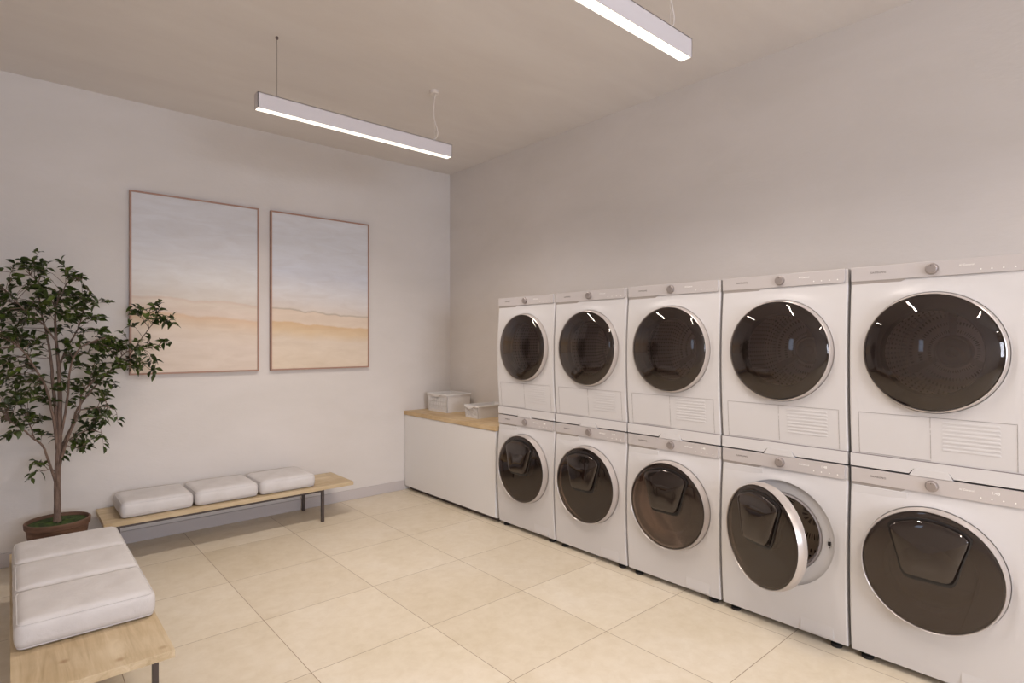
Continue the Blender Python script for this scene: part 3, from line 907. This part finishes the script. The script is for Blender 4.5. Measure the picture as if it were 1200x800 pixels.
CL = [(0.082, 1.821, 0.046, 10), (0.151, 1.857, 0.041, 8), (0.151, 1.786, 0.051, 16), (0.251, 1.804, 0.046, 10), (0.312, 1.757, 0.046, 12), (0.007, 1.736, 0.046, 10), (0.094, 1.672, 0.062, 22), (0.191, 1.647, 0.062, 26), (0.304, 1.653, 0.062, 24), (-0.007, 1.637, 0.046, 14), (0.037, 1.556, 0.062, 24), (0.132, 1.544, 0.067, 26), (0.263, 1.548, 0.067, 28), (0.346, 1.613, 0.046, 14), (-0.025, 1.519, 0.041, 16), (0.056, 1.442, 0.062, 18), (-0.007, 1.408, 0.041, 14), (0.431, 1.611, 0.041, 6), (0.354, 1.509, 0.051, 16), (0.423, 1.447, 0.056, 14), (0.333, 1.393, 0.051, 14), (0.211, 1.434, 0.046, 8), (0.397, 1.33, 0.051, 14), (0.304, 1.305, 0.046, 12), (0.191, 1.358, 0.041, 6), (0.484, 1.372, 0.051, 14), (0.551, 1.318, 0.051, 16), (0.528, 1.383, 0.041, 8), (0.62, 1.559, 0.036, 8), (0.676, 1.577, 0.036, 6), (0.724, 1.607, 0.031, 5), (0.643, 1.504, 0.041, 10), (0.738, 1.523, 0.046, 14), (0.787, 1.496, 0.036, 6), (0.772, 1.366, 0.036, 5), (0.676, 1.372, 0.041, 6), (0.61, 1.339, 0.046, 12), (0.643, 1.272, 0.041, 10), (0.695, 1.215, 0.036, 8), (0.597, 1.229, 0.041, 10), (0.519, 1.221, 0.051, 14), (0.44, 1.234, 0.051, 12), (0.03, 1.359, 0.051, 12), (0.113, 1.373, 0.051, 12), (-0.007, 1.261, 0.041, 8), (0.06, 1.225, 0.046, 10), (0.132, 1.283, 0.041, 6), (0.03, 1.137, 0.051, 18), (0.12, 1.183, 0.046, 10), (0.144, 1.106, 0.041, 8), (0.067, 1.086, 0.041, 10), (0.0, 1.041, 0.041, 10), (0.037, 0.989, 0.051, 14), (0.105, 1.023, 0.046, 10), (-0.007, 0.944, 0.041, 10), (0.067, 0.917, 0.046, 14), (0.019, 0.868, 0.036, 5), (0.097, 0.869, 0.036, 8), (0.215, 1.118, 0.046, 12), (0.151, 0.919, 0.036, 5), (0.179, 1.003, 0.041, 6), (0.333, 1.216, 0.046, 10), (0.405, 1.171, 0.051, 18), (0.354, 1.121, 0.051, 14), (0.462, 1.116, 0.046, 10), (0.321, 1.06, 0.041, 10), (0.418, 1.038, 0.051, 14), (0.497, 0.995, 0.036, 6), (0.484, 0.91, 0.046, 10), (0.405, 0.933, 0.051, 14), (0.333, 0.903, 0.046, 10), (0.371, 0.841, 0.046, 12), (0.44, 0.818, 0.046, 10), (0.321, 0.784, 0.041, 8), (0.279, 0.763, 0.036, 6), (0.337, 0.72, 0.036, 5), (0.179, 0.821, 0.031, 5), (0.128, 0.661, 0.031, 4), (0.097, 0.595, 0.026, 4), (0.163, 0.645, 0.026, 3), (0.255, 0.679, 0.026, 3), (0.263, 1.254, 0.041, 6), (0.251, 0.972, 0.031, 4), (-0.079, 1.624, 0.062, 26), (-0.09, 1.479, 0.062, 26), (-0.087, 1.287, 0.062, 20), (-0.079, 1.118, 0.062, 20), (-0.079, 0.974, 0.051, 14), (-0.108, 1.742, 0.051, 12)]
random.seed(11)
nodes = []
def wood_path(poly, ra, rb, dy, i):
    P = [Vector((x - PX, 0, z)) for x, z in poly]
    n = len(P)
    out = []
    for j in range(n - 1):
        p = [P[max(j - 1, 0)], P[j], P[j + 1], P[min(j + 2, n - 1)]]
        for k in range(4):
            u = k / 4
            out.append(.5 * ((2 * p[1]) + (p[2] - p[0]) * u + (2 * p[0] - 5 * p[1] + 4 * p[2] - p[3]) * u * u + (-p[0] + 3 * p[1] - 3 * p[2] + p[3]) * u ** 3))
    out.append(P[-1])
    m_ = len(out) - 1
    y_start = 0
    if i in (2,): y_start = -.03
    if i in (9, 10): y_start = .055
    rs = []
    for k, p in enumerate(out):
        f = k / m_
        p.y = y_start + (dy - y_start) * f
        p.x += random.uniform(-.0015, .0015)
        rs.append(ra + (rb - ra) * f)
    if i == 0: rs[0] *= 1.25
    for k, p in enumerate(out):
        if i == 0 and p.z < 1.1: continue
        if p.z > .6: nodes.append(p.copy())
    return out, rs
for i, (poly, ra, rb, dy) in enumerate(TR):
    out, rs = wood_path(poly, ra, rb, dy, i)
    b = new(); tube(b, out, rs, 10 if i == 0 else 7)
    obj('trunk' if i == 0 else 'branch', b, BARK, tree)
YLIM = YB - PY - .04
tw = new(); fo = new()
def leaf(bm, p, d, L, wd, roll):
    d = d.normalized(); s = d.cross(Vector((0, 0, 1)))
    if s.length < .1: s = Vector((1, 0, 0))
    s.normalize(); s = Matrix.Rotation(roll, 3, d) @ s; nrm = s.cross(d)
    rows = []
    prof_ = [(0, 0), (.18, .55), (.42, 1.0), (.68, .78), (.88, .32), (1, 0)]
    for u, w in prof_:
        droop = -.18 * L * u * u
        c = p + d * (L * u) + nrm * (.06 * L * math.sin(u * PI)) + Vector((0, 0, droop))
        if w == 0: rows.append([bm.verts.new(c)])
        else: rows.append([bm.verts.new(c - s * wd * w + nrm * wd * .35 * w), bm.verts.new(c), bm.verts.new(c + s * wd * w + nrm * wd * .35 * w)])
    for a, c in zip(rows, rows[1:]):
        if len(a) == 1: bm.faces.new((a[0], c[1], c[0])); bm.faces.new((a[0], c[2], c[1]))
        elif len(c) == 1: bm.faces.new((a[0], a[1], c[0])); bm.faces.new((a[1], a[2], c[0]))
        else: bm.faces.new((a[0], a[1], c[1], c[0])); bm.faces.new((a[1], a[2], c[2], c[1]))
for (cx, cz, cr, n) in CL:
    far = min(.24, max(.05, abs(cx - .23) * .3 + .10)) if n > 8 else .05
    if cx > .5: far = .07
    for s in range(max(1, round(n / 2.9))):
        dyy = random.uniform(-far, far * .8) if n > 8 else random.uniform(-.05, .05)
        c = Vector((cx - PX + random.gauss(0, cr * .55), min(YLIM - .05, dyy), cz + random.gauss(0, cr * .5)))
        near = sorted(nodes, key=lambda q: (q - c).length)[:3]
        base = min(near, key=lambda q: q.z)
        dirv = (c - base)
        if dirv.length > .22: base = c - dirv.normalized() * .22 if False else base
        # twig curving upward then out to the cluster
        end = c + Vector((dirv.x, dirv.y, dirv.z)).normalized() * cr * .7
        mid = base.lerp(end, .5) + Vector((0, 0, .02))
        tube(tw, [base, mid, end], [.0018, .0014, .0008], 4, False)
        nl = 7
        for k in range(nl):
            u = .55 + .45 * k / (nl - 1) if dirv.length > .1 else .25 + .75 * k / (nl - 1)
            p = base.lerp(mid, u * 2) if u < .5 else mid.lerp(end, u * 2 - 1)
            dd = (end - base).normalized()
            side = Vector((random.gauss(0, 1), random.gauss(0, 1), random.gauss(-.15, .45)))
            d = (dd * .8 + side.normalized() * 1.0)
            L = random.uniform(.036, .058)
            if p.y + d.normalized().y * L > YLIM: d.y = -abs(d.y)
            leaf(fo, p, d, L, L * random.uniform(.22, .30), random.uniform(-1.0, 1.0))
obj('twigs', tw, BARK, tree)['kind'] = 'stuff'
obj('foliage', fo, LEAF, tree, smooth=180)
